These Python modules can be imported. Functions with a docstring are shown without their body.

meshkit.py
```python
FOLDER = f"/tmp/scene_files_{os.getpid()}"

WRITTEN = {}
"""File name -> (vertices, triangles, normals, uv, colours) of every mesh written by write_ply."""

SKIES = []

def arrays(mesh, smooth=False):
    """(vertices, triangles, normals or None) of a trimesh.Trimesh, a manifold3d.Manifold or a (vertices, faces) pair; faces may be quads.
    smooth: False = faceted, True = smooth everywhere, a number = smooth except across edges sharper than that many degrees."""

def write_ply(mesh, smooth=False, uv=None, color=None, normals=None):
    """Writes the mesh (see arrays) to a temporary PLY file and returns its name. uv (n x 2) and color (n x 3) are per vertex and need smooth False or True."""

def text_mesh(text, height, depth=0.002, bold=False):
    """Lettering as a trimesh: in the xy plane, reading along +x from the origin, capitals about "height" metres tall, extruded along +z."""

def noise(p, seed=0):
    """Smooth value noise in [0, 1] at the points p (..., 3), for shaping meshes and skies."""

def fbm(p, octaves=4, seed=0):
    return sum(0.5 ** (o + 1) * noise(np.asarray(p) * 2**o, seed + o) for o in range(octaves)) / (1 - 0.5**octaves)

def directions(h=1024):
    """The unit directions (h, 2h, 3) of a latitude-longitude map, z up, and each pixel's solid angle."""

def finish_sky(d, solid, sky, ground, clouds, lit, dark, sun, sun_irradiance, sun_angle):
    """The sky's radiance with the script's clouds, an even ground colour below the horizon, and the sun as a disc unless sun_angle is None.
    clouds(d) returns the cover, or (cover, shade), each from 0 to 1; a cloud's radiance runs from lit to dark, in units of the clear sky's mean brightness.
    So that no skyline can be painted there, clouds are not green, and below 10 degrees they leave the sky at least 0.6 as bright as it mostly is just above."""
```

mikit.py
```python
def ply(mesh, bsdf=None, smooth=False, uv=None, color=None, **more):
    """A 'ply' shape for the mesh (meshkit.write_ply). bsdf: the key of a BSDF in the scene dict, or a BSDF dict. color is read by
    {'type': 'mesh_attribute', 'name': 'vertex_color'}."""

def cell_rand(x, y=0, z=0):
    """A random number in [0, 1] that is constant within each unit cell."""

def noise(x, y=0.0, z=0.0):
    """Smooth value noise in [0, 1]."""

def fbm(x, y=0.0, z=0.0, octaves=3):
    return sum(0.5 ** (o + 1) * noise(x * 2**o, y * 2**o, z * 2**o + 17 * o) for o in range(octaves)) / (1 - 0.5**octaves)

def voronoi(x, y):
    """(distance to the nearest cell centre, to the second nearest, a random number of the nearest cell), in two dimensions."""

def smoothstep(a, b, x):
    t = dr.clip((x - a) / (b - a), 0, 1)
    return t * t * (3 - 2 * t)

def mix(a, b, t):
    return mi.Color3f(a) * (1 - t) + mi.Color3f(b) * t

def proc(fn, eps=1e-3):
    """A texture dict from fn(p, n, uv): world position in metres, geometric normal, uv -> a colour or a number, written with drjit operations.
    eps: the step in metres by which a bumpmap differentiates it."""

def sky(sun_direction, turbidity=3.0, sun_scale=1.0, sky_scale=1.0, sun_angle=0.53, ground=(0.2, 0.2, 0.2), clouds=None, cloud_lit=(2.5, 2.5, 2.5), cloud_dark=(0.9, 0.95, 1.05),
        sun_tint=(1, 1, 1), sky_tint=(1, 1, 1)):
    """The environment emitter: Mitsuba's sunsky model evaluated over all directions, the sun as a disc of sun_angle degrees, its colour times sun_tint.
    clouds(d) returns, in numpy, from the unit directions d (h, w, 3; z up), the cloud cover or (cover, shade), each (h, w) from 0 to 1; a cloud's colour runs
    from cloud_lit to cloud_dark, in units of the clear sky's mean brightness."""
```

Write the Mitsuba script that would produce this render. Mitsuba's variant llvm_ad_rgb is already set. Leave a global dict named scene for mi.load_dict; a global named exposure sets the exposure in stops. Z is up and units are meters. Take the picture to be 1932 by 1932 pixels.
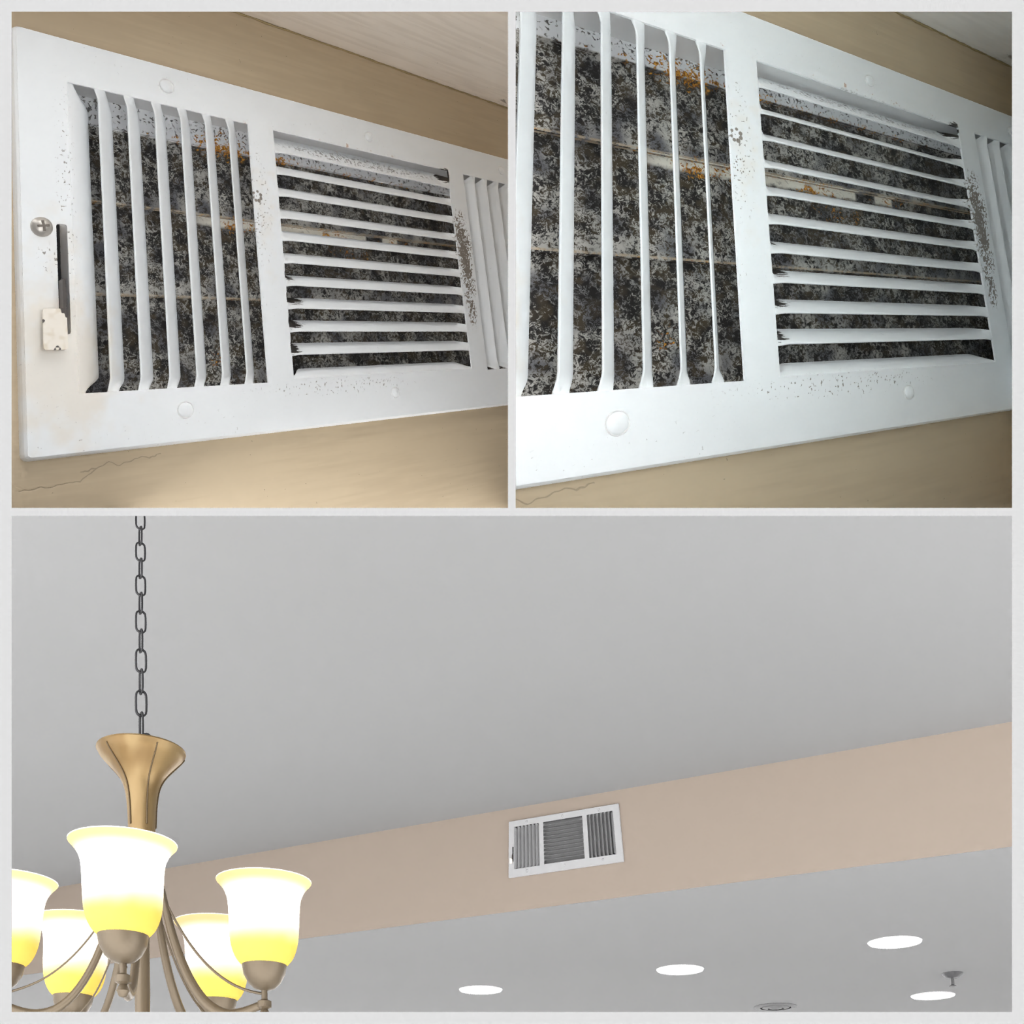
import math, random
import numpy as np, trimesh, mitsuba as mi, mikit
import drjit as dr
import manifold3d as m3
from shapely.geometry import Polygon, Point, box as sbox
from mikit import noise, fbm, voronoi, smoothstep, mix, cell_rand

scene, labels = {'type': 'scene'}, {}
T = mi.ScalarTransform4f
rng = random.Random(7)

# ------------------------------------------------------------------ camera, light, exposure
EYE = np.array([0.0, 0.0, 1.5])
R_ = np.array([1.0, 0, 0])                       # picture right
D_ = np.array([0.0, 0.77180, -0.63586])          # picture down
F_ = np.array([0.0, 0.63586, 0.77180])           # viewing direction: the camera looks up at the ceilings
scene['camera'] = {
    'type': 'perspective', 'fov': 2 * math.degrees(math.atan(966 / 1450)), 'fov_axis': 'x',
    'principal_point_offset_x': 0.0, 'principal_point_offset_y': (966 - 540) / 1932,
    'near_clip': 0.01, 'far_clip': 100.0,
    'to_world': T().look_at(origin=EYE.tolist(), target=(EYE + F_).tolist(), up=(-D_).tolist())}
exposure = 2.05
# even daylight, the same from every side
scene['daylight'] = {'type': 'constant', 'radiance': {'type': 'rgb', 'value': [1.0, 1.0, 1.0]}}
# the hand lamp with which the register on the right was photographed, held left of the picture's middle
scene['hand_lamp'] = {
    'type': 'spot', 'intensity': {'type': 'rgb', 'value': [0.066, 0.077, 0.0775]}, 'cutoff_angle': 44, 'beam_width': 4,
    'to_world': T().look_at(origin=(EYE + 0.012 * R_ - 0.030 * D_ + 0.262 * F_).tolist(),
                            target=(EYE + 0.90 * R_ - 0.24 * D_ + 0.86 * F_).tolist(), up=[0, 0, 1])}


def cam(x, y, z):
    """A point x to the right of, y below and z in front of the camera."""
    return EYE + np.multiply.outer(x, R_) + np.multiply.outer(y, D_) + np.multiply.outer(z, F_)


# ------------------------------------------------------------------ helpers
def numbered(key):
    if key not in scene:
        return key
    n = 1
    while f'{key}_{n:03d}' in scene:
        n += 1
    return f'{key}_{n:03d}'


def obj(name, mesh, mat, parent=None, smooth=False, uv=None, **more):
    key = numbered(f'{parent}__{name}' if parent else name)
    scene[key] = mikit.ply(mesh, mat, smooth=smooth, uv=uv, **more)
    return key


def tag(key, label, cat=None, group=None, kind=None):
    d = {'label': label}
    if cat: d['category'] = cat
    if group: d['group'] = group
    if kind: d['kind'] = kind
    labels[key] = d


def grid_sheet(front, back):
    """A closed sheet from two grids of points (n x m x 3)."""
    n, m = front.shape[:2]
    v = np.vstack([front.reshape(-1, 3), back.reshape(-1, 3)])
    i, j = np.meshgrid(np.arange(n - 1), np.arange(m - 1), indexing='ij')
    q = np.stack([i * m + j, (i + 1) * m + j, (i + 1) * m + j + 1, i * m + j + 1], -1).reshape(-1, 4)
    o = n * m
    f = [q, q[:, ::-1] + o]
    border = [k * m for k in range(n)] + [(n - 1) * m + k for k in range(1, m)] + [k * m + m - 1 for k in range(n - 2, -1, -1)] + [k for k in range(m - 2, 0, -1)]
    b = np.array(border); c = np.roll(b, -1)
    f.append(np.stack([b, b + o, c + o, c], -1))
    f = np.vstack(f)
    return v, np.vstack([f[:, [0, 1, 2]], f[:, [0, 2, 3]]])


def lathe(profile, n=32, base=(0, 0, 0), lean=(0, 0)):
    """A surface of level rings (radius, height) about an axis that leans by lean per metre of height."""
    p = np.array(profile, float)
    a = np.arange(n) * 2 * np.pi / n
    v = np.stack([np.outer(p[:, 0], np.cos(a)), np.outer(p[:, 0], np.sin(a)), np.repeat(p[:, 1:2], n, 1)], -1)
    v[..., 0] += v[..., 2] * lean[0]; v[..., 1] += v[..., 2] * lean[1]
    k = len(p)
    i, j = np.meshgrid(np.arange(k - 1), np.arange(n), indexing='ij')
    q = np.stack([i * n + j, i * n + (j + 1) % n, (i + 1) * n + (j + 1) % n, (i + 1) * n + j], -1).reshape(-1, 4)
    return trimesh.Trimesh(v.reshape(-1, 3) + np.array(base), np.vstack([q[:, [0, 1, 2]], q[:, [0, 2, 3]]]), process=False)


def tube(points, r, sides=10, closed=False, smooth=4):
    p = np.asarray(points, float)
    if smooth > 1 and not closed:
        from scipy.interpolate import CubicSpline
        s = np.r_[0, np.cumsum(np.linalg.norm(np.diff(p, axis=0), axis=1))]
        rr = np.broadcast_to(r, len(p)).astype(float)
        t = np.linspace(0, s[-1], smooth * (len(p) - 1) + 1)
        p, r = CubicSpline(s, p)(t), np.interp(t, s, rr)
    r = np.broadcast_to(r, len(p))
    t = np.roll(p, -1, 0) - np.roll(p, 1, 0) if closed else np.gradient(p, axis=0)
    t /= np.linalg.norm(t, axis=1, keepdims=True)
    ref = np.array([0.31, 0.87, 0.12])
    a = np.cross(t, ref); a /= np.linalg.norm(a, axis=1, keepdims=True)
    b = np.cross(t, a)
    ang = np.arange(sides) * 2 * np.pi / sides
    v = p[:, None] + r[:, None, None] * (np.cos(ang)[None, :, None] * a[:, None] + np.sin(ang)[None, :, None] * b[:, None])
    n = len(p)
    i, j = np.meshgrid(np.arange(n if closed else n - 1), np.arange(sides), indexing='ij')
    i2 = (i + 1) % n
    q = np.stack([i * sides + j, i * sides + (j + 1) % sides, i2 * sides + (j + 1) % sides, i2 * sides + j], -1).reshape(-1, 4)
    f = np.vstack([q[:, [0, 1, 2]], q[:, [0, 2, 3]]])
    v = v.reshape(-1, 3)
    if not closed:
        v = np.vstack([v, p[:1], p[-1:]])
        c0, c1 = len(v) - 2, len(v) - 1
        k = np.arange(sides)
        f = np.vstack([f, np.stack([np.full(sides, c0), (k + 1) % sides, k], -1), np.stack([np.full(sides, c1), (n - 1) * sides + k, (n - 1) * sides + (k + 1) % sides], -1)])
    return trimesh.Trimesh(v, f, process=False)


def slab(corners, thick):
    """A flat slab on the four corners, thick along the vector given."""
    c = np.array(corners, float)
    v = np.vstack([c, c + np.array(thick)])
    q = [[0, 1, 2, 3], [7, 6, 5, 4]] + [[i, i + 4, (i + 1) % 4 + 4, (i + 1) % 4] for i in range(4)]
    return trimesh.Trimesh(v, np.vstack([[[a, b, c_], [a, c_, d]] for a, b, c_, d in q]), process=False)


def fine(mesh, edge):
    v, f = trimesh.remesh.subdivide_to_size(mesh.vertices, mesh.faces, edge, max_iter=12)
    return trimesh.Trimesh(v, f, process=False)


# ------------------------------------------------------------------ materials
def two(b): return {'type': 'twosided', 'bsdf': b}


def principled(color, rough=0.5, **k):
    c = {'type': 'rgb', 'value': list(color)} if not isinstance(color, dict) else color
    return two({'type': 'principled', 'base_color': c, 'roughness': rough, **k})


def blob(x, y, cx, cy, rx, ry):
    return dr.exp(-(dr.square((x - cx) / rx) + dr.square((y - cy) / ry)))


def spots(x, y, pts, r):
    s = mi.Float(0)
    for a, b, k in pts:
        d = dr.sqrt(dr.square(x - a) + dr.square(y - b))
        s = dr.maximum(s, 1 - smoothstep(r * k * 0.75, r * k * 1.15, d))
    return s


# paw-like rings of mould between the first two banks of slots
PAW = [(-0.1063 + 0.0030 * math.cos(a), 0.0400 + 0.0034 * math.sin(a), k) for a, k in ((0.4, 1), (1.4, .8), (2.5, .75), (3.5, .7), (4.3, .9), (5.1, 1.1), (5.9, 1.0))]
PAW2 = [(-0.1053 + 0.0032 * math.cos(a) * q, 0.0228 + 0.0038 * math.sin(a) * q, k) for a, k, q in [(i * 0.57 + .2, .5 + .5 * ((i * 7) % 5) / 5, .8 + .3 * ((i * 3) % 4) / 4) for i in range(11)]] + [(-.0995, .0205, .7), (-.0965, .0212, .5)]


def enamel(p, n, uv):
    """White stove enamel of the registers: grime round the slots, specks, mould spots, a little rust."""
    x, y = uv.x, uv.y
    f1 = fbm(x * 900, y * 900, 3.0, 2); f2 = fbm(x * 120, y * 120, 1.0, 3); f3 = noise(x * 25, y * 25)
    c = mix((0.79, 0.815, 0.83), (0.76, 0.725, 0.665), smoothstep(.35, .9, f2 * .5 + .75 * blob(x, y, -.232, -.07, .03, .05) + .35 * blob(x, y, -.10, .03, .010, .05) + .3 * blob(x, y, -.236, .004, .012, .012)))
    # grime specks beside the slots
    area = .30 * blob(x, y, -.227, .02, .0045, .055) + .6 * blob(x, y, -.105, .035, .006, .03) + .7 * blob(x, y, -.05, -.0925, .045, .0045) + .5 * blob(x, y, -.236, -.014, .006, .006) + .12
    speck = smoothstep(.80, .9, f1 + area * .16) * smoothstep(.1, .35, area)
    speck = dr.maximum(speck, smoothstep(.95, .97, noise(x * 800 + y * 300, y * 800 - x * 300, 5.)) * smoothstep(.5, .8, f3) * .5)
    c = mix(c, (0.16, 0.14, 0.12), speck * .8)
    # mould rings and the brown growth between the second and third bank
    c = mix(c, (0.13, 0.10, 0.07), dr.maximum(spots(x, y, PAW, .00125), spots(x, y, PAW2, .0006)) * .85)
    grow = 1.25 * blob(x, y, .0968, .033, .0085, .019) + 1.05 * blob(x, y, .0985, .002, .008, .026) + .6 * blob(x, y, .0985, -.03, .006, .022)
    g = smoothstep(.62, .74, f1 * .62 + f2 * .34 + grow * .26)
    c = mix(c, (0.13, 0.098, 0.065), g * .9 * smoothstep(.15, .4, grow))
    # black brush-like mould on the left ends of the lower slats and the right end of the top slat
    streak = noise(x * 240 + y * 500, y * 1900)
    ends = 1.25 * blob(x, y, -.0865, -.0300, .0140, .0042) + 1.15 * blob(x, y, -.0865, -.0468, .0125, .0048) + 1.1 * blob(x, y, -.0868, -.0638, .0085, .0056) + 1.0 * blob(x, y, -.0868, -.0140, .0085, .0036)
    ends = ends * smoothstep(-.0902, -.0893, x) + 1.5 * blob(x, y, .0875, .0865, .009, .0065) * smoothstep(.0905, .0890, x)
    e = smoothstep(.62, .80, ends * .75 + streak * .42 + f1 * .15)
    c = mix(c, (0.022, 0.019, 0.016), e)
    # dark dust on the top slat
    top = blob(x, y, .0, .084, .09, .007) * smoothstep(-.0905, -.088, x) * smoothstep(.0905, .088, x)
    c = mix(c, (0.12, 0.10, 0.085), smoothstep(.67, .75, f1 + .12 * top) * smoothstep(.3, .7, top) * .75)
    # small rust flecks on the upper rim of the slots
    r = smoothstep(.86, .92, f1 * .5 + f2 * .5 + .22 * (blob(x, y, -.11, .092, .012, .006) + blob(x, y, .0, .0925, .08, .0025)) - .02)
    c = mix(c, (0.40, 0.17, 0.04), r * .6)
    return c


S0, S1, S2 = 0.0783, 0.0287, -0.0280


def mould(p, n, uv):
    """Damper blades grown over with black mould, paler along their lower edges, bare and rusty in places."""
    x0, y = uv.x, uv.y
    x = x0 + .0016 * (noise(x0 * 480, y * 480, 21.) - .5) + .0006 * (noise(x0 * 1500, y * 1500, 23.) - .5)
    y = y + .0016 * (noise(x0 * 480, y * 480, 25.) - .5) + .0006 * (noise(x0 * 1500, y * 1500, 27.) - .5)
    f0 = fbm(x * 2000 + y * 700, y * 2000 - x * 700, 2.0, 2); f1 = fbm(x * 760 - y * 260, y * 760 + x * 260, 7.0, 3); f2 = fbm(x * 150 + y * 40, y * 150 - x * 40, 4.0, 3); f3 = noise(x * 30, y * 38, 9.0)
    d, _, w = voronoi(x * 330, y * 330)
    x, y = uv.x, uv.y
    colony = (1 - smoothstep(.12, .5, d)) * smoothstep(.45, .8, w)
    # distance down from the edge above, on each blade
    top = dr.select(y > S1, S0, dr.select(y > S2, S1, S2))
    low = dr.select(y > S1, S1, dr.select(y > S2, S2, -0.1))
    pale = .115 * (1 - smoothstep(0., .018, y - low)) * dr.select(y > S2, 1.0, .25) + .05 * smoothstep(.58, .75, f3)
    bare = (1 - smoothstep(.004, .0075, top - y + .003 * (f2 - .5))) * dr.select(y > S1, 0., dr.select(y > S2, 1., .0)) * smoothstep(-.150, -.128, x) * smoothstep(.088, .06, x) * smoothstep(.34, .46, noise(x * 60, 3.0) + .25 * smoothstep(-.02, -.09, x))
    cover = smoothstep(.38, .60, .42 * f0 + .36 * f1 + .34 * f2 - pale + .17 * colony - .02)
    dark = mix((0.020, 0.018, 0.017), (0.062, 0.047, 0.028), smoothstep(.4, .75, fbm(x * 200, y * 200, 30.0, 2)))
    light = mix((0.50, 0.485, 0.45), (0.15, 0.152, 0.165), smoothstep(.3, .8, fbm(x * 90, y * 90, 12.0, 2)))
    c = mix(light, dark, cover)
    c = mix(c, (0.80, 0.77, 0.68), bare * (1 - .35 * smoothstep(.6, .72, f1)))
    edge = (1 - smoothstep(.0004, .0013, dr.abs(y - low - .0004))) * dr.select(y > S2, 1., 0.) * smoothstep(.25, .55, f1)
    c = mix(c, (0.52, 0.42, 0.30), edge * .8)
    strip = smoothstep(S0 - .0006, S0 + .0004, y)
    c = mix(c, (0.84, 0.85, 0.86), strip * (1 - .9 * smoothstep(.62, .70, f1 + .10 * blob(x, y, -.115, .086, .02, .006) + .08 * blob(x, y, -.215, .088, .014, .006))))
    rust = .20 * blob(x, y, -.116, S0 + .003, .016, .009) + .22 * blob(x, y, -.112, S1 - .004, .012, .005) + .24 * blob(x, y, -.083, S1 - .004, .010, .005) + .17 * blob(x, y, -.03, S1 - .005, .012, .004) + .14 * blob(x, y, .045, S1 - .004, .02, .004) + .16 * blob(x, y, -.083, S0 + .001, .03, .003) + .10 * blob(x, y, 0., S0 + .0005, .09, .0022) + .10 * blob(x, y, -.16, S0 + .001, .02, .003) + .12 * blob(x, y, -.13, -.068, .006, .007) + .09 * blob(x, y, -.01, .012, .02, .012) + .05 * (1 - smoothstep(0., .0016, y - low))
    rr = smoothstep(.60, .72, f1 * .6 + f2 * .35 + rust - .015)
    return mix(c, mix((0.24, 0.075, 0.012), (0.72, 0.36, 0.055), smoothstep(.35, .7, f0)), rr * smoothstep(.02, .05, rust))


def seg(x, y, a, b):
    ax, ay = a; bx, by = b
    l2 = (bx - ax) ** 2 + (by - ay) ** 2
    t = dr.clip(((x - ax) * (bx - ax) + (y - ay) * (by - ay)) / l2, 0, 1)
    return dr.sqrt(dr.square(x - ax - t * (bx - ax)) + dr.square(y - ay - t * (by - ay)))


CRACK = [(-.252, -.1335), (-.236, -.1345), (-.2230, -.1330), (-.2145, -.1275), (-.2085, -.1248), (-.2035, -.1270), (-.1975, -.1262), (-.1900, -.1238), (-.1860, -.1252), (-.1800, -.1243)]
CRACK2 = [(-.2230, -.1290), (-.2150, -.1278)]


def crack(x, y):
    xx = x + .0022 * (fbm(x * 260, y * 260, 1.0, 2) - .5); yy = y + .0022 * (fbm(x * 260, y * 260, 8.0, 2) - .5)
    d = mi.Float(1)
    for c in (CRACK, CRACK2):
        for a, b in zip(c[:-1], c[1:]):
            d = dr.minimum(d, seg(xx, yy, a, b))
    return 1 - smoothstep(.0001, .00042, d)


def tan_paint(p, n, uv):
    x, y = uv.x, uv.y
    s = fbm(x * 30 + y * 8, y * 420, 2.0, 3)
    c = mix((0.495, 0.398, 0.270), (0.460, 0.366, 0.246), smoothstep(.3, .7, s * .5 + .5 * noise(x * 14, y * 22)))
    c = mix(c, (0.20, 0.15, 0.10), crack(x, y) * .5)
    return mix(c, (0.12, 0.09, 0.06), smoothstep(.982, .99, noise(x * 420 + y * 150, y * 420 - x * 150, 3.0)) * .6)


def tan_relief(p, n, uv):
    x, y = uv.x, uv.y
    return fbm(x * 40 + y * 8, y * 520, 2.0, 3) * .9 + .4 * noise(x * 900, y * 900) - 1.6 * crack(x, y)


def ceiling_paint(p, n, uv):
    x, y = uv.x, uv.y
    s = fbm(x * 22, y * 300, 6.0, 3)
    c = mix((0.745, 0.665, 0.575), (0.695, 0.615, 0.525), smoothstep(.35, .7, s))
    c = mix(c, (0.16, 0.13, 0.10), smoothstep(.60, .72, fbm(x * 130 + y * 160, y * 420, 3.0, 3) * .8 + .3 * blob(x, y, .196, .012, .02, .007)) * smoothstep(.1, .5, blob(x, y, .196, .012, .02, .008)) * .75)
    return mix(c, (0.2, 0.16, 0.11), smoothstep(.985, .992, noise(x * 330 + y * 90, y * 330 - x * 90, 3.0)) * .6)


def grey_ceiling_paint(p, n, uv):
    x, y = uv.x, uv.y
    c = mix((0.80, 0.79, 0.77), (0.75, 0.74, 0.72), smoothstep(.35, .7, fbm(x * 22, y * 300, 6.0, 3)))
    return mix(c, (0.16, 0.13, 0.10), smoothstep(.60, .72, fbm(x * 130 + y * 160, y * 420, 3.0, 3) * .8 + .3 * blob(x, y, .196, .012, .02, .007)) * smoothstep(.1, .5, blob(x, y, .196, .012, .02, .008)) * .75)


def ceiling_relief(p, n, uv):
    return fbm(uv.x * 18, uv.y * 380, 6.0, 3) + .35 * noise(uv.x * 500, uv.y * 500)


def bumped(color, relief, height, rough):
    return two({'type': 'bumpmap', 'arbitrary': mikit.proc(relief, eps=2e-4), 'scale': height,
                'bsdf': {'type': 'principled', 'base_color': mikit.proc(color), 'roughness': rough}})


scene['m_enamel'] = two({'type': 'principled', 'base_color': mikit.proc(enamel), 'roughness': 0.32, 'specular': 0.45})
scene['m_mould'] = two({'type': 'principled', 'base_color': mikit.proc(mould), 'roughness': 0.8})
scene['m_wall'] = bumped(tan_paint, tan_relief, 0.00012, 0.55)
scene['m_ceiling'] = bumped(ceiling_paint, ceiling_relief, 0.00016, 0.7)
scene['m_grey_ceiling'] = bumped(grey_ceiling_paint, ceiling_relief, 0.00016, 0.7)
scene['m_collar'] = principled((0.66, 0.66, 0.66), 0.45)
scene['m_dark'] = principled((0.010, 0.010, 0.011), 0.8)
scene['m_screw'] = principled((0.50, 0.47, 0.43), 0.35, metallic=0.6)
scene['m_recess'] = principled((0.16, 0.14, 0.12), 0.5, metallic=0.4)
scene['m_frame'] = principled((0.181, 0.181, 0.181), 0.9, specular=.1)
scene['m_lip'] = principled((.46, .46, .46), .9)
scene['m_partition'] = principled((.88, .89, .89), .9)
scene['m_caulk'] = principled((0.34, 0.26, 0.13), 0.7)


def chipped(p, n, uv):
    f = fbm(uv.x * 700, uv.y * 700, 2.0, 3)
    edge = dr.maximum(dr.abs(uv.x + .2370) / .0059, dr.abs(uv.y + .0530) / .0115)
    c = mix((0.80, 0.745, 0.66), (0.66, 0.58, 0.46), smoothstep(.45, .75, fbm(uv.x * 260, uv.y * 260, 5.0, 2)) * .7)
    return mix(c, (0.07, 0.06, 0.055), smoothstep(1.07, 1.13, edge * .66 + fbm(uv.x * 330, uv.y * 330, 9.0, 2) * .72))


scene['m_lever'] = two({'type': 'principled', 'base_color': mikit.proc(chipped), 'roughness': 0.4})

# ------------------------------------------------------------------ the light grey front wall with its three openings
def front_wall():
    z0, z1 = 0.240, 0.2445
    def at(px, py, z): return cam((px - 966) / 1450 * z, (py - 540) / 1450 * z, z)
    outer = (-1500, -1500, 3400, 3000)
    holes = [(22, 22, 958.4, 958.4), (973, 22, 1909.4, 958.4), (22, 973.4, 1909.4, 1909.4)]
    def ring(r, z, grow=0):
        x0, y0, x1, y1 = r
        return np.array([at(x0 - grow, y0 - grow, z), at(x1 + grow, y0 - grow, z), at(x1 + grow, y1 + grow, z), at(x0 - grow, y1 + grow, z)])
    # splayed reveals: the openings are wider at the back
    g = Polygon([(outer[0], outer[1]), (outer[2], outer[1]), (outer[2], outer[3]), (outer[0], outer[3])], [[(r[0], r[1]), (r[2], r[1]), (r[2], r[3]), (r[0], r[3])] for r in holes])
    parts = []
    for z, grow, flip in ((z0, 0, False), (z1, 4, True)):
        hs = [(r[0] - grow, r[1] - grow, r[2] + grow, r[3] + grow) for r in holes]
        g = Polygon([(outer[0], outer[1]), (outer[2], outer[1]), (outer[2], outer[3]), (outer[0], outer[3])], [[(r[0], r[1]), (r[2], r[1]), (r[2], r[3]), (r[0], r[3])] for r in hs])
        v, f = trimesh.creation.triangulate_polygon(g, engine='earcut')
        parts.append(trimesh.Trimesh(at(v[:, 0], v[:, 1], z), f[:, ::-1] if flip else f, process=False))
    for r in holes:
        a, b = ring(r, z0), ring(r, z1, 4)
        v = np.vstack([a, b]); q = [[i, (i + 1) % 4, (i + 1) % 4 + 4, i + 4] for i in range(4)]
        parts.append(trimesh.Trimesh(v, np.vstack([[[s[0], s[1], s[2]], [s[0], s[2], s[3]]] for s in q]), process=False))
    k = obj('wall_front', trimesh.util.concatenate(parts), 'm_frame')
    tag(k, 'light grey front wall whose narrow strips separate the three openings', kind='structure')
    # partitions behind the strips
    za, zl, zr = .2455, .42, .80
    m = slab([cam(-.0007, -.80 * za, za), cam(-.0007, .291 * za, za), cam(-.0007, .291 * .412, .412), cam(-.0007, -.62 * .50, .50)], .0014 * R_)
    tag(obj('wall_middle', m, 'm_lip'), 'thin upright lip behind the grey strip between the two upper openings', kind='structure')
    m = slab([cam(-.55, .2915 * za, za), cam(.0, .2915 * za, za), cam(.0, .2915 * zl, zl), cam(-.55, .2915 * zl, zl)], .0014 * D_)
    tag(obj('wall_divider_left', m, 'm_frame'), 'thin slanting lip behind the grey strip under the upper left opening', kind='structure')
    m = slab([cam(.0, .2915 * za, za), cam(.67 * za, .2915 * za, za), cam(.67 * zr, .2915 * zr, zr), cam(.0, .2915 * zr, zr)], .0014 * D_)
    tag(obj('wall_divider_right', m, 'm_lip'), 'thin slanting partition behind the grey strip under the upper right opening', kind='structure')
    zr = 1.03
    m = slab([cam(.662 * za, -.55, za), cam(.662 * za, .29 * za, za), cam(.662 * zr, .29 * zr, zr), cam(.662 * zr, -.34, zr)], .002 * R_)
    tag(obj('wall_right', m, 'm_partition'), 'side wall just outside the right edge of the upper right opening', kind='structure')


front_wall()

# ------------------------------------------------------------------ registers
class Frame:
    """The wall frame of a register: u along it, v up it, w out of it."""
    def __init__(self, eu, ev, ew, o, lean=0.0, keep=(), size=1.0):
        self.size = size
        self.u, self.w = np.array(eu, float), np.array(ew, float)
        self.u /= np.linalg.norm(self.u); self.w /= np.linalg.norm(self.w)
        self.v = np.cross(self.w, self.u)
        self.o, self.lean, self.keep = np.array(o, float), lean, keep

    def at(self, p):
        p = np.asarray(p, float) * self.size
        return self.o + (p[..., 0:1] + self.lean * p[..., 1:2]) * self.u + p[..., 1:2] * self.v + p[..., 2:3] * self.w

    def local(self, q):
        d = np.asarray(q) - self.o
        v = d @ self.v
        return np.stack([d @ self.u - self.lean * v, v, d @ self.w], -1) / self.size

    def put(self, mesh):
        """To the world, cut off at the partitions."""
        v, f = (mesh.vertices, mesh.faces) if hasattr(mesh, 'vertices') else mesh
        m = trimesh.Trimesh(self.at(np.asarray(v)), np.asarray(f), process=False)
        for n, o in self.keep:
            side = (m.vertices - o) @ n
            if side.min() < 0:
                if side.max() <= 0:
                    return None
                m = trimesh.intersections.slice_mesh_plane(m, n, o, cap=False)
        return m


def blade(line0, line1, axis, A, D, root=(-.003, .0075), attached=False, e=0.10, n=26, th=0.0008, endfall=(1, 1)):
    """A stamped slat between two points of its front edge; axis (+-1, 0) or (0, +-1) is the way to its back edge, A far and D deep.
    At its ends it lies in the face and runs into it."""
    p0, p1 = np.array(line0, float), np.array(line1, float)
    ax = np.array(axis, float)
    t = np.unique(np.r_[np.linspace(0, e, 9), np.linspace(e, 1 - e, n - 16), np.linspace(1 - e, 1, 9)])
    q = np.array([0, .05, .1, .2, .4, .6, .8, 1.0])
    if attached:
        mid = np.stack([-.0015 + q * (A + .0015), -D * q ** 1.7 - .0001], -1)
        flat = np.stack([-.0015 + q * (A * .25 + .0015), -.0016 * q - .0001], -1)
    else:
        mid = np.stack([np.array([-.0002, 0, .0004, .0012, .0012 + (A - .0012) * .25, .0012 + (A - .0012) * .5, .0012 + (A - .0012) * .75, A]),
                        np.array([-.0008, -.0001, .0, -.0006, -.0006 - (D - .0006) * .25, -.0006 - (D - .0006) * .5, -.0006 - (D - .0006) * .75, -D])], -1)
        flat = np.stack([root[0] + q * (root[1] - root[0]), -.0002 - .0006 * (q - .3) ** 2], -1)
    pts = []
    for s in t:
        d = min(s * endfall[0], (1 - s) * endfall[1]) / e
        b = np.clip(d, 0, 1); b = b * b * (3 - 2 * b)
        c = flat * (1 - b) + mid * b
        base = p0 + (p1 - p0) * s
        pts.append(np.c_[base[None] + c[:, :1] * ax, c[:, 1]])
    g = np.array(pts)
    dt, dq = np.gradient(g, axis=0), np.gradient(g, axis=1)
    nrm = np.cross(dt, dq); nrm /= np.linalg.norm(nrm, axis=-1, keepdims=True) + 1e-12
    if nrm[len(t) // 2, 4, 2] > 0: nrm = -nrm
    return grid_sheet(g, g + nrm * th)


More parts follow.
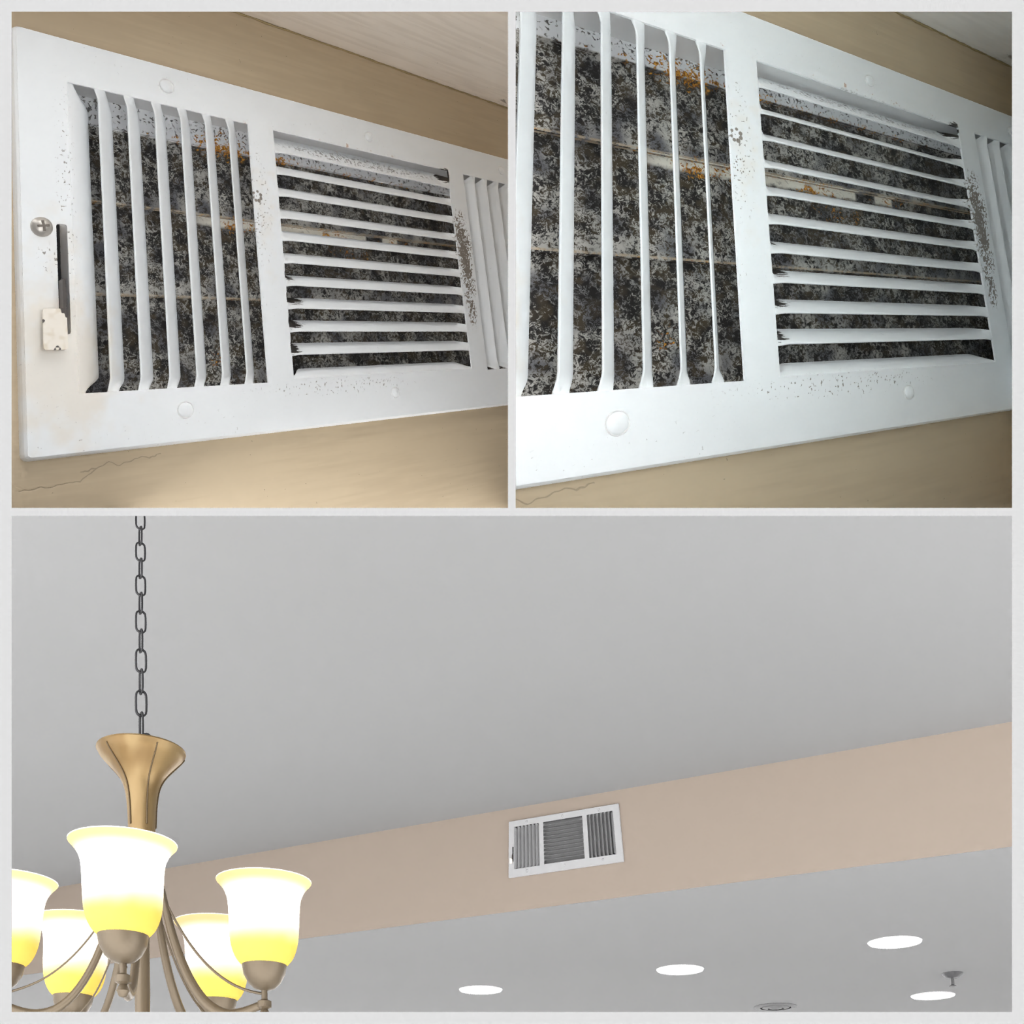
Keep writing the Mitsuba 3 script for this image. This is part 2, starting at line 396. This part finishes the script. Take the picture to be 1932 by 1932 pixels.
def register(name, fr, d, su, seams, label, detail=True, mats=('m_enamel', 'm_mould', 'm_collar'), th=1.0):
    """A white three-bank supply register. d: its measures; su: how much wider it is than the first one; th: scale of heights and depths."""
    enam, damp, coll = mats[:3]
    slat = mats[3] if len(mats) > 3 else enam
    W, H = d['W'], .24 * th
    tag(name, label, 'air vent')
    dv = seams[1] - S1

    def add(part, mesh, mat, smooth=False, shift=0.0, parent=name):
        m = fr.put(mesh)
        if m is None: return None
        l = fr.local(m.vertices)
        return obj(part, m, mat, parent, smooth, uv=np.c_[l[:, 0] / su, l[:, 1] / th - shift])

    # face plate with its slots; every bank is one opening that the slats divide
    a0, b0, m0, vt, vb, vt2, vb2 = d['a'], d['b'], d['m'], d['vt'], d['vb'], d['vt2'], d['vb2']
    rim = .004
    plate = sbox(-W / 2 + rim, -H / 2 + rim, W / 2 - rim, H / 2 - rim).buffer(.002, quad_segs=3)
    holes = [sbox(-a0, vb, -b0, vt), sbox(b0, vb, a0, vt), sbox(-m0, vb2, m0, vt2)]
    sl = (-.2303 * su, -.0243 * th)
    slot = sbox(sl[0] - .0028 * su, sl[1] - .0307 * th, sl[0] + .0028 * su, sl[1] + .0307 * th).buffer(-.0015).buffer(.0015, quad_segs=4)
    for h in holes + [slot]:
        plate = plate.difference(h)
    pm = trimesh.creation.extrude_polygon(plate, .0012, engine='earcut'); pm.apply_translation([0, 0, -.0012])
    # turned-back rim
    prof = [(-.0022, -.0002), (-.0012, -.0001), (.0002, -.0007), (.0010, -.0018), (.0015, -.0035), (.0017, -.0062)]
    loops = []
    for off, w in prof:
        r = sbox(-W / 2 + rim, -H / 2 + rim, W / 2 - rim, H / 2 - rim)
        k = max(.0005, off + .002)
        pts = []
        for (cx, cy, a) in ((W / 2 - rim, H / 2 - rim, 0), (-W / 2 + rim, H / 2 - rim, 90), (-W / 2 + rim, -H / 2 + rim, 180), (W / 2 - rim, -H / 2 + rim, 270)):
            for s in (0, 30, 60, 90):
                g = math.radians(a + s); pts.append((cx + k * math.cos(g), cy + k * math.sin(g), w))
        loops.append(pts + pts[:1])
    L = np.array(loops)
    inner = L - np.array([0, 0, .0009]); inner[..., :2] *= .9985
    rimv, rimf = grid_sheet(L, inner)
    pm = trimesh.util.concatenate([pm, trimesh.Trimesh(rimv, rimf, process=False)])
    add('face_plate', pm, enam)

    # slats
    sm = dict(mat=slat, smooth=True)
    n = 7
    pa = (a0 - b0) / (n - .12)
    A, D = .0130 * su, .0125
    left = [(-a0 + pa * k) for k in range(n)]
    for sgn in (1, -1):
        for k, u in enumerate(left):
            if k == 0:
                add('louver', blade((sgn * (-a0), vb), (sgn * (-a0), vt), (sgn, 0), A * 1.22, D, attached=True, e=.06), **sm)
            else:
                add('louver', blade((sgn * u, vb - .0006), (sgn * u, vt + .0006), (sgn, 0), A, D, root=(-.0020 * su, .0042 * su), e=.05), **sm)
    nm = 11
    pv = (vt2 - vb2) / nm
    Av, Dv = .0095 * th, .010
    for k in range(1, nm + 1):
        v = vt2 - pv * k
        if k == nm:
            add('louver', blade((m0, vb2), (-m0, vb2), (0, 1), Av * .8, Dv, attached=True, e=.07), **sm)
        elif k == 1:
            add('louver', blade((m0 + .0006, v), (-m0 - .0006, v), (0, 1), pv * 1.04, .0135, root=(-.001 * th, .0095 * th), e=.06, endfall=(.6, 1.6)), **sm)
        else:
            add('louver', blade((m0 + .0006, v), (-m0 - .0006, v), (0, 1), Av, Dv, root=(-.0010 * th, .0062 * th), e=.05), **sm)

    # sheet-metal collar behind the face, its ends, and the damper
    U, Vt, Vb, B = a0 + .0014 * su, vt + .004 * th, vb - .004 * th, -.030
    for cs in ([(-U, Vt, -.0014), (U, Vt, -.0014), (U, Vt, B), (-U, Vt, B)], [(-U, Vb, -.0014), (U, Vb, -.0014), (U, Vb, B), (-U, Vb, B)],
               [(-U, Vb, -.0014), (-U, Vt, -.0014), (-U, Vt, B), (-U, Vb, B)], [(U, Vb, -.0014), (U, Vt, -.0014), (U, Vt, B), (U, Vb, B)]):
        cc = np.array(cs); out = np.array([0, .0008, 0]) if cc[0, 1] == cc[1, 1] == Vt else np.array([0, -.0008, 0]) if cc[0, 1] == cc[1, 1] else np.array([np.sign(cc[0, 0]) * .0008, 0, 0])
        add('duct_collar', slab(cs, out), coll)
    s0, s1, s2 = seams
    rows = [(Vt, s0, 'damper_frame'), (s0 + .003, s1, 'damper_blade'), (s1 + .003, s2, 'damper_blade'), (s2 + .003, Vb, 'damper_blade')]
    for top, low, part in rows:
        wt, wl = (-.0224, -.0222) if part == 'damper_frame' else (-.0242, -.0212)
        ns = 24
        us = np.linspace(-U, U, ns)
        low_edge = low + np.array([rng.uniform(-.00025, .00025) for _ in us])
        g = np.stack([np.stack([us, np.full(ns, y_), np.full(ns, w_)], -1) if i else np.stack([us, low_edge, np.full(ns, w_)], -1) for i, (y_, w_) in enumerate(((low, wl), (low + .4 * (top - low), wl + .4 * (wt - wl)), (top, wt)))])
        add(part, grid_sheet(g, g - np.array([0, 0, .0008])), damp, shift=dv)

    # rivets and screws
    def dome(c, r, h):
        m = lathe([(0, h), (r * .45, h * .9), (r * .8, h * .6), (r * .97, h * .2), (r, -.0003)][::-1], 24)
        m.vertices[:, 0] *= su
        m.apply_translation([c[0], c[1], 0]); return m
    for c, r in (((-d['rx'], d['rt']), .0044), ((0, d['rt']), .0038), ((d['rx'], d['rt']), .0038), ((-d['rxb'], d['rb']), .0046), ((0, d['rb']), .0038), ((d['rxb'], d['rb']), .0038)):
        rk = add('rivet', dome(c, r, .0012), enam, True)
        if rk:
            ring = lathe([(r - .0001, .0001), (r + .00025, .0003), (r + .0006, -.0001)], 28)
            ring.vertices[:, 0] *= su; ring.apply_translation([c[0], c[1], 0])
            add('seam', ring, coll, parent=rk)
    if detail:
        for c in ((d['sx'], d['sy']), (-d['sx'], -d['sy'])):
            head = lathe([(.0055, -.0002), (.0055, .0006), (.0050, .0011), (.0047, .0011), (.0042, .0019), (.0028, .0027), (.0008, .0031), (0, .0031)], 28)
            sc = add('screw', trimesh.Trimesh(head.vertices * [su, 1, 1] + [c[0], c[1], 0], head.faces, process=False), 'm_screw', True)
            if sc:
                tag(sc, 'shiny cross-head screw')
                # cross recess
                bars = []
                for ang in (.15, .15 + math.pi / 2):
                    b = trimesh.creation.box([.0058, .0012, .0012]); b.apply_transform(trimesh.transformations.rotation_matrix(ang, [0, 0, 1])); b.apply_translation([c[0], c[1], .00275]); bars.append(b)
                add('cross_recess', trimesh.util.concatenate(bars), 'm_recess', parent=sc)
    # damper lever standing out of its slot
    def rounded(x0, x1, y0, y1, w0, w1, r):
        m = trimesh.creation.extrude_polygon(sbox(x0 + r, y0 + r, x1 - r, y1 - r).buffer(r, quad_segs=4), w1 - w0, engine='earcut'); m.apply_translation([0, 0, w0]); return m
    lv = [rounded(-.2428 * su, -.2312 * su, -.0640 * th, -.0420 * th, .0038, .0050, .0012), rounded(-.2328 * su, -.2312 * su, -.0440 * th, -.0255 * th, -.012, .0050, .0004)]
    lever = add('damper_lever', trimesh.util.concatenate(lv), 'm_lever')
    if lever: tag(lever, 'cream lever with chipped paint')
    add('slot_backing', slab([(sl[0] - .008 * su, sl[1] - .034 * th, -.012), (sl[0] + .0055 * su, sl[1] - .034 * th, -.012), (sl[0] + .0055 * su, sl[1] + .034 * th, -.012), (sl[0] - .008 * su, sl[1] + .034 * th, -.012)], (0, 0, -.001)), 'm_dark')
    return name


bottom = (-(D_ - .2913 * F_), EYE)      # above the slanting partition
def off(n, o, k): return (n, o + n * k)
keep_left = [off(bottom[0], bottom[1], .0003)]
keep_right = [(R_, EYE + .0009 * R_), off(bottom[0], bottom[1], .0003)]
fr1 = Frame([0.63114, 0.52726, 0.5689], None, [0.76464, -0.54616, -0.34211], EYE + np.array([-0.10149, 0.36795, 0.47419]), 0.0, keep_left)
fr2 = Frame([0.80289, 0.40138, 0.44075], None, [0.58531, -0.67099, -0.45517], EYE + 1.45 * np.array([0.23229, 0.274, 0.38892]), 0.18, keep_right, size=1.45)
d1 = dict(W=.504, a=.2247, b=.1091, m=.0892, vt=.0916, vb=-.0872, vt2=.0915, vb2=-.0855, rx=.1656, rt=.1046, rb=-.1006, sx=-.2404, sy=.0036, rxb=.1661)
d2 = dict(W=.6904, a=.3105, b=.1505, m=.1231, vt=.0897, vb=-.0871, vt2=.0895, vb2=-.0864, rx=.2231, rt=.1028, rb=-.1003, sx=-.3295, sy=.0032, rxb=.2333)
register('air_vent', fr1, d1, 1.0, (.0783, .0287, -.0280), 'white steel air vent full of black mould, with a cream lever at its left end')
register('air_vent_001', fr2, d2, 1.37, (.0815, .0328, -.0245), 'white steel air vent under a harsh lamp in upper right opening, cropped at its left')


def vent_wall(fr, su, names, uvshift, u0, u1, v0, v1, vc, hole, depth, paint='m_ceiling'):
    """The wall with the hole for the duct, the ceiling above it, and the bead of caulk between them."""
    def add(name, mesh, mat, label, uvf):
        m = fr.put(mesh)
        l = fr.local(m.vertices)
        tag(obj(name, m, mat, uv=uvf(l)), label, kind='structure')
    wall = sbox(u0, v0, u1, vc).difference(sbox(-hole[0], hole[1], hole[0], hole[2]))
    wm = trimesh.creation.extrude_polygon(wall, .008, engine='earcut'); wm.apply_translation([0, 0, -.0141])
    add(names[0], wm, 'm_wall', names[3], lambda l: np.c_[l[:, 0] / su + uvshift[0], l[:, 1] + uvshift[1]])
    cm = slab([(u0, vc, -.0141), (u1, vc, -.0141), (u1, vc, depth[1]), (u0, vc, depth[0])], (0, .006, 0))
    add(names[1], cm, paint, names[4], lambda l: np.c_[l[:, 0] / su, l[:, 2] + .0061])
    us = np.arange(u0 + .004, u1 - .004, .006)
    r_ = random.Random(3)
    pts = [(u, vc - .0006 + r_.uniform(-.0004, .0003), -.0058) for u in us]
    bead = tube(pts, [r_.uniform(.0005, .0011) for _ in us], 6, smooth=2)
    m = fr.put(bead)
    tag(obj(names[2], m, 'm_caulk', smooth=True), names[5], kind='structure')


vent_wall(fr1, 1.0, ('wall_upper_left', 'ceiling_upper_left', 'trim_1', 'tan painted wall around the mouldy vent in the upper left opening', 'cream ceiling with brush marks above the vent in the upper left opening', 'brown caulk line under the cream ceiling in the upper left opening'),
          (0, 0), -.31, .33, -.23, .40, .1790, (.236, -.096, .101), (.09, .135))
vent_wall(fr2, 1.37, ('wall_upper_right', 'ceiling_upper_right', 'trim_2', 'tan painted wall around the vent in the upper right opening', 'grey ceiling corner above the vent in the upper right opening', 'brown caulk line under the ceiling in the upper right opening'),
          (-.004, -.0022), -.36, .42, -.22, .40, .1774, (.325, -.096, .100), (.06, .78), 'm_grey_ceiling')

# ------------------------------------------------------------------ the hall behind the lower opening
Z = 1.5
UPPER, LOWER = Z + 1.1, Z + .755
BD = np.array([.8906, -.4548, 0.])            # along the beam, to the right
BN = np.array([-.4548, -.8906, 0.])           # out of the beam's face, to the viewer
B0 = BN * -3.3455                             # foot of the beam's face, straight ahead of it


def hall_ceiling(p, n, uv):
    return mix((0.228, 0.230, 0.232), (0.238, 0.240, 0.242), fbm(p.x * 1.3, p.y * 1.3, 0., 2))


def hall_beam(p, n, uv):
    return mix((0.277, 0.229, 0.191), (0.292, 0.242, 0.201), fbm(p.x * 1.1, p.z * 1.5, p.y, 2))


scene['m_hall_ceiling'] = two({'type': 'principled', 'base_color': mikit.proc(hall_ceiling), 'roughness': .9, 'specular': .1})
scene['m_hall_beam'] = two({'type': 'principled', 'base_color': mikit.proc(hall_beam), 'roughness': .8, 'specular': .2})


def at_beam(s, dist, z): return B0 + BD * s + BN * dist + np.array([0, 0, z])


tag(obj('ceiling', slab([at_beam(-6, -.12, UPPER), at_beam(4, -.12, UPPER), at_beam(4, 3.2, UPPER), at_beam(-6, 3.2, UPPER)], (0, 0, .05)), 'm_hall_ceiling'), 'high pale grey ceiling that the chandelier hangs from', kind='structure')
def beam_face():
    """The face of the beam with the hole of the duct."""
    L = LOWER + .0015
    hole = sbox(-1.47 - .238, Z + .878, -1.47 + .238, Z + 1.034)
    m = trimesh.creation.extrude_polygon(sbox(-6, L, 4, UPPER).difference(hole), .12, engine='earcut')
    v = m.vertices
    return trimesh.Trimesh(B0 + np.outer(v[:, 0], BD) + np.outer(v[:, 2] - .12, BN) + np.outer(v[:, 1], [0, 0, 1.]), m.faces, process=False)


tag(obj('wall_back', beam_face(), 'm_hall_beam'), 'beige face of the dropped beam with the small vent', kind='structure')
tag(obj('ceiling_lower', slab([at_beam(-6, -.0005, LOWER), at_beam(4, -.0005, LOWER), at_beam(4, -7, LOWER), at_beam(-6, -7, LOWER)], (0, 0, .05)), 'm_hall_ceiling'), 'lower pale grey ceiling with round recessed lights beyond the beam', kind='structure')

# the rest of the hall, below and beside the picture
scene['m_hall_floor'] = principled((.78, .77, .76), .7)
scene['m_hall_wall'] = principled((.80, .79, .78), .8)
tag(obj('floor', slab([(-4.5, 1.0, 0), (5.0, 1.0, 0), (5.0, 9.5, 0), (-4.5, 9.5, 0)], (0, 0, -.05)), 'm_hall_floor'), 'pale floor of the hall, below the picture', kind='structure')
tag(obj('wall_hall_left', slab([(-4.5, 1.0, 0), (-4.5, 9.5, 0), (-4.5, 9.5, UPPER), (-4.5, 1.0, UPPER)], (-.05, 0, 0)), 'm_hall_wall'), 'left side wall of the hall, outside the picture', kind='structure')
tag(obj('wall_hall_right', slab([(5.0, 1.0, 0), (5.0, 9.5, 0), (5.0, 9.5, UPPER), (5.0, 1.0, UPPER)], (.05, 0, 0)), 'm_hall_wall'), 'right side wall of the hall, outside the picture', kind='structure')

# the small register on the beam
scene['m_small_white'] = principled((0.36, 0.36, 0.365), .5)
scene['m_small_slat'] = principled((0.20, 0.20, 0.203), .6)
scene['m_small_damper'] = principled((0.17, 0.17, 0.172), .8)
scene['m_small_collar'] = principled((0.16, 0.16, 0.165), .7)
c3 = np.array([.2085, 3.650, Z + .9563])
fr3 = Frame(BD, None, BN, c3 + BN * .010)
d3 = {k: v * (.492 / .504 if k in ('W', 'a', 'b', 'm', 'rx', 'rxb', 'sx') else .80) for k, v in d1.items()}
register('air_vent_002', fr3, d3, .492 / .504, tuple(.8 * s for s in (.0783, .0287, -.0280)), 'small white air vent on the beige beam beside the chandelier', detail=False, mats=('m_small_white', 'm_small_damper', 'm_small_collar', 'm_small_slat'), th=.80)

# recessed lights
scene['m_glow'] = principled((.9, .9, .9), .5)
scene['m_trim'] = principled((.80, .80, .80), .4)
spots_ = [((1.6391, 4.2606), 'largest and highest of the four recessed lights, at the right'), ((.7991, 4.8322), 'round recessed light in the middle of the row, below the small vent to the right'),
          ((-.1618, 5.3367), 'leftmost of the round recessed lights in the lower ceiling'), ((2.234, 5.4996), 'round recessed light in the bottom right corner, beside the sprinkler')]
for (x, y), text in spots_:
    k = numbered('ceiling_light') if not any(q.startswith('ceiling_light') for q in labels) else f"ceiling_light_{sum(q.startswith('ceiling_light') for q in labels):03d}"
    tag(k, text, 'ceiling light', 'recessed lights in the lower ceiling')
    obj('trim_ring', lathe([(.094, -.0015), (.097, -.006), (.108, -.005), (.113, 0), (.113, .002), (.094, .002)], 40, (x, y, LOWER)), 'm_trim', k, True)
    disc = lathe([(.095, -.0012), (.05, -.0030), (0.0005, -.0036)], 40, (x, y, LOWER - .0005))
    disc.faces = disc.faces[:, ::-1] if disc.face_normals[:, 2].mean() > 0 else disc.faces
    obj('lens', disc, 'm_glow', k, False, emitter={'type': 'area', 'radiance': {'type': 'rgb', 'value': [1.4, 1.4, 1.4]}})

# sprinkler and ceiling diffuser
scene['m_grey_metal'] = principled((.12, .12, .125), .5, metallic=.3)
scene['m_dull_grey'] = principled((.13, .13, .132), .7)
k = 'sprinkler'
tag(k, 'dark grey fire sprinkler hanging from the lower ceiling above the corner light', 'sprinkler')
sx, sy = 2.1265, 4.9189
obj('escutcheon', lathe([(.004, -.020), (.030, -.017), (.048, -.004), (.050, .001)], 28, (sx, sy, LOWER), (.40, 0)), 'm_grey_metal', k, 30)
obj('stem', lathe([(0.0005, -.042), (.007, -.042), (.007, -.018), (.004, -.012)], 16, (sx, sy, LOWER), (.40, 0)), 'm_dull_grey', k, 30)
obj('deflector', lathe([(.0005, -.049), (.016, -.048), (.016, -.046), (.006, -.042)], 20, (sx, sy, LOWER), (.40, 0)), 'm_dull_grey', k, 30)
k = 'ceiling_diffuser'
tag(k, 'faint grey ceiling diffuser at the bottom edge of the lower ceiling', 'ceiling vent')
vx, vy = 1.4716, 5.8356
for r0, r1, h in ((.085, .115, -.006), (.045, .072, -.010), (.006, .032, -.013)):
    obj('ring', lathe([(r0, h), (r1, h + .004), (r1 + .003, h + .0046), (r1 + .003, h + .006), (r0, h + .002)], 32, (vx, vy, LOWER)), 'm_dull_grey', k, True)
obj('hub', lathe([(.007, -.013), (.007, .0), (.004, .0)], 12, (vx, vy, LOWER)), 'm_dull_grey', k)
obj('backing', lathe([(.11, -.0008), (.0005, -.0008)], 32, (vx, vy, LOWER)), 'm_grey_metal', k)

# ------------------------------------------------------------------ chandelier
def bronze(p, n, uv):
    return mix((0.205, 0.140, 0.062), (0.150, 0.092, 0.034), smoothstep(.3, .75, fbm(p.x * 40, p.y * 40, p.z * 12, 2)))


scene['m_bronze'] = two({'type': 'principled', 'base_color': mikit.proc(bronze), 'roughness': .38, 'metallic': .55})
scene['m_pewter'] = principled((.112, .086, .056), .42, metallic=.4)
scene['m_rib'] = principled((.070, .045, .020), .4, metallic=.4)
scene['m_chain'] = principled((.022, .022, .024), .45, metallic=.4)


def glass(p, n, uv):
    """Alabaster glass, amber at its foot and along its flared lip."""
    h = uv.y
    a = dr.maximum(1 - smoothstep(.018, .050, h + .004 * (noise(p.x * 60, p.y * 60, p.z * 60) - .5)), .75 * smoothstep(.080, .092, h) * (1 - smoothstep(.0955, .0965, h)))
    return mix((.90, .88, .84), (.80, .55, .13), a)


scene['m_glass'] = {'type': 'principledthin', 'base_color': mikit.proc(glass), 'roughness': .5, 'diff_trans': 1.15, 'spec_trans': 0.0, 'eta': 1.3}
scene['m_bulb'] = principled((.9, .9, .9), .5)

CH = 'chandelier'
tag(CH, 'bronze chandelier with five glowing frosted bell shades hanging on a dark chain', 'chandelier')
LEAN = -.377
G0 = 1.4494


def axis(h): return np.array([-.5143 + LEAN * (h - .1843) + .0028, G0, Z + h])


def on_axis(profile, n=36):
    p = np.array(profile, float)
    base = axis(0.0)
    return lathe([(r, h) for r, h in p], n, base, (LEAN, 0))


from scipy.interpolate import PchipInterpolator
_bh = np.array([.3900, .4200, .4410, .4550, .4670, .4785, .4890, .4990, .5070]); _br = np.array([.0210, .0224, .0250, .0288, .0355, .0460, .0575, .0680, .0728])
_h = np.linspace(.39, .507, 28)
bell = [(.0005, .5150), (.020, .5145), (.045, .5130), (.066, .5118), (.0735, .5100), (.0740, .5080)] + [(float(r), float(q)) for r, q in zip(PchipInterpolator(_bh, _br)(_h), _h)][::-1] + [(.0208, .3700), (.0206, .3500), (.0210, .3400), (.0005, .3395)]
obj('bell_stem', on_axis(bell[::-1], 48), 'm_bronze', CH, 40)
# slim ribs down the bell
for a in (20, 92, 164, 236, 308):
    a = math.radians(a)
    pts = [axis(h) + np.array([(r + .0008) * math.cos(a), (r + .0008) * math.sin(a), 0]) for r, h in bell[7:34:3]]
    obj('rib', tube(pts, .0012, 6, smooth=2), 'm_rib', CH, True)
obj('column', on_axis([(.0005, .120), (.010, .124), (.016, .134), (.012, .146), (.009, .160), (.0105, .200), (.0105, .300), (.016, .330), (.019, .342), (.0005, .343)]), 'm_pewter', CH, 35)
obj('chain_loop', tube([axis(.515) + np.array([.011 * math.sin(t), 0, .010 - .010 * math.cos(t)]) for t in np.linspace(0, 2 * np.pi, 17)[:-1]], .0026, 8, closed=True), 'm_chain', CH, True)
# chain up to the ceiling
h, i = .549, 0
while h < 1.075:
    up = np.array([LEAN, 0, 1.0]); up /= np.linalg.norm(up)
    side = np.array([.87, .48, 0]) if i % 2 else np.array([-.55, .84, 0])
    side = side / np.linalg.norm(side)
    pts = []
    for t in np.linspace(0, 2 * np.pi, 25)[:-1]:
        c, s = math.cos(t), math.sin(t)
        pts.append(axis(h) + side * .0092 * c + up * (.0125 * math.copysign(1, s) * (abs(s) > 1e-9) * min(1, abs(s) * 3) + .0105 * s))
    obj('chain_link', tube(pts, .0019, 7, closed=True), 'm_chain', CH, True)
    h += .0375; i += 1
obj('ceiling_canopy', lathe([(.0005, -.032), (.018, -.030), (.045, -.016), (.060, -.002), (.060, .0)], 32, axis(1.1)), 'm_bronze', CH, 30)

cups = [((-.519, 1.2249, .3192), -.392, 'front'), ((-.3723, 1.4222, .3227), -.255, 'right'), ((-.7557, 1.4222, .3227), -.40, 'left'), ((-.735, 1.6551, .3224), -.36, 'back left'), ((-.4999, 1.66, .3184), -.30, 'back right')]
# the shade's wall from the foot to the lip (radius, height above the foot)
shade = [(.0290, .0000), (.0340, .0030), (.0400, .0090), (.0450, .0180), (.0480, .0280), (.0496, .0400), (.0508, .0540), (.0520, .0660), (.0538, .0750), (.0570, .0820), (.0620, .0885), (.0670, .0930), (.0700, .0955), (.0706, .0970)]
ss = np.array(shade)
hh = np.unique(np.r_[np.linspace(0, .0955, 34), .097])
shade_fine = [(float(r), float(q)) for r, q in zip(PchipInterpolator(ss[:, 1], ss[:, 0])(hh), hh)]
for (x, y, hc), ln, where in cups:
    foot = np.array([x - ln * .097, y, Z + hc - .097])
    sh = lathe(shade_fine, 44, foot, (ln, 0))
    key = obj('shade', sh, 'm_glass', CH, True, uv=np.c_[np.arctan2(sh.vertices[:, 1] - foot[1], sh.vertices[:, 0] - foot[0]), sh.vertices[:, 2] - foot[2]])
    bl = trimesh.creation.icosphere(subdivisions=2, radius=.019); bl.apply_translation(foot + np.array([ln * .050, 0, .050]))
    obj('bulb', bl, 'm_bulb', key, True, emitter={'type': 'area', 'radiance': {'type': 'rgb', 'value': [1.75, 1.68, 1.6]}})
    cup = lathe([(.0005, -.0255), (.006, -.0255), (.014, -.0235), (.022, -.0180), (.0285, -.0090), (.0310, .0010), (.0300, .0022), (.0280, .0018), (.0270, -.0060), (.0005, -.012)], 32, foot, (ln, 0))
    obj('shade_holder', cup, 'm_pewter', CH, 40)
    obj('bulb_socket', lathe([(.010, -.010), (.010, .028), (.0005, .029)], 16, foot, (ln, 0)), 'm_small_white', key)
    end = foot + np.array([ln * -.039, 0, -.039])
    obj('post', lathe([(.0005, -.056), (.005, -.055), (.0078, -.050), (.0045, -.0445), (.0095, -.0425), (.0095, -.0365), (.0042, -.0345), (.0042, -.0240)], 16, foot, (ln, 0)), 'm_pewter', CH, 40)
    # S-shaped arm from the column to the post
    hs = [(.10, .365), (.16, .330), (.22, .290), (.31, .245), (.42, .210), (.56, .186), (.72, .177), (.86, .180)]
    pts = []
    for s, q in hs:
        c = axis(q); pts.append(c + np.array([(end[0] - axis(.18)[0]) * s, (end[1] - G0) * s, 0]))
    pts.append(end)
    obj('arm', tube(pts, [.004, .0045, .005, .0054, .0056, .0056, .0054, .005, .0045], 10), 'm_pewter', CH, True)
    ws = [(.16, .320), (.33, .272), (.52, .235), (.70, .213), (.90, .200)]
    pts = [axis(q) + np.array([(end[0] - axis(.18)[0]) * s, (end[1] - G0) * s, 0]) for s, q in ws] + [end + np.array([0, 0, .010])]
    obj('scroll_wire', tube(pts, .0014, 6), 'm_pewter', CH, True)
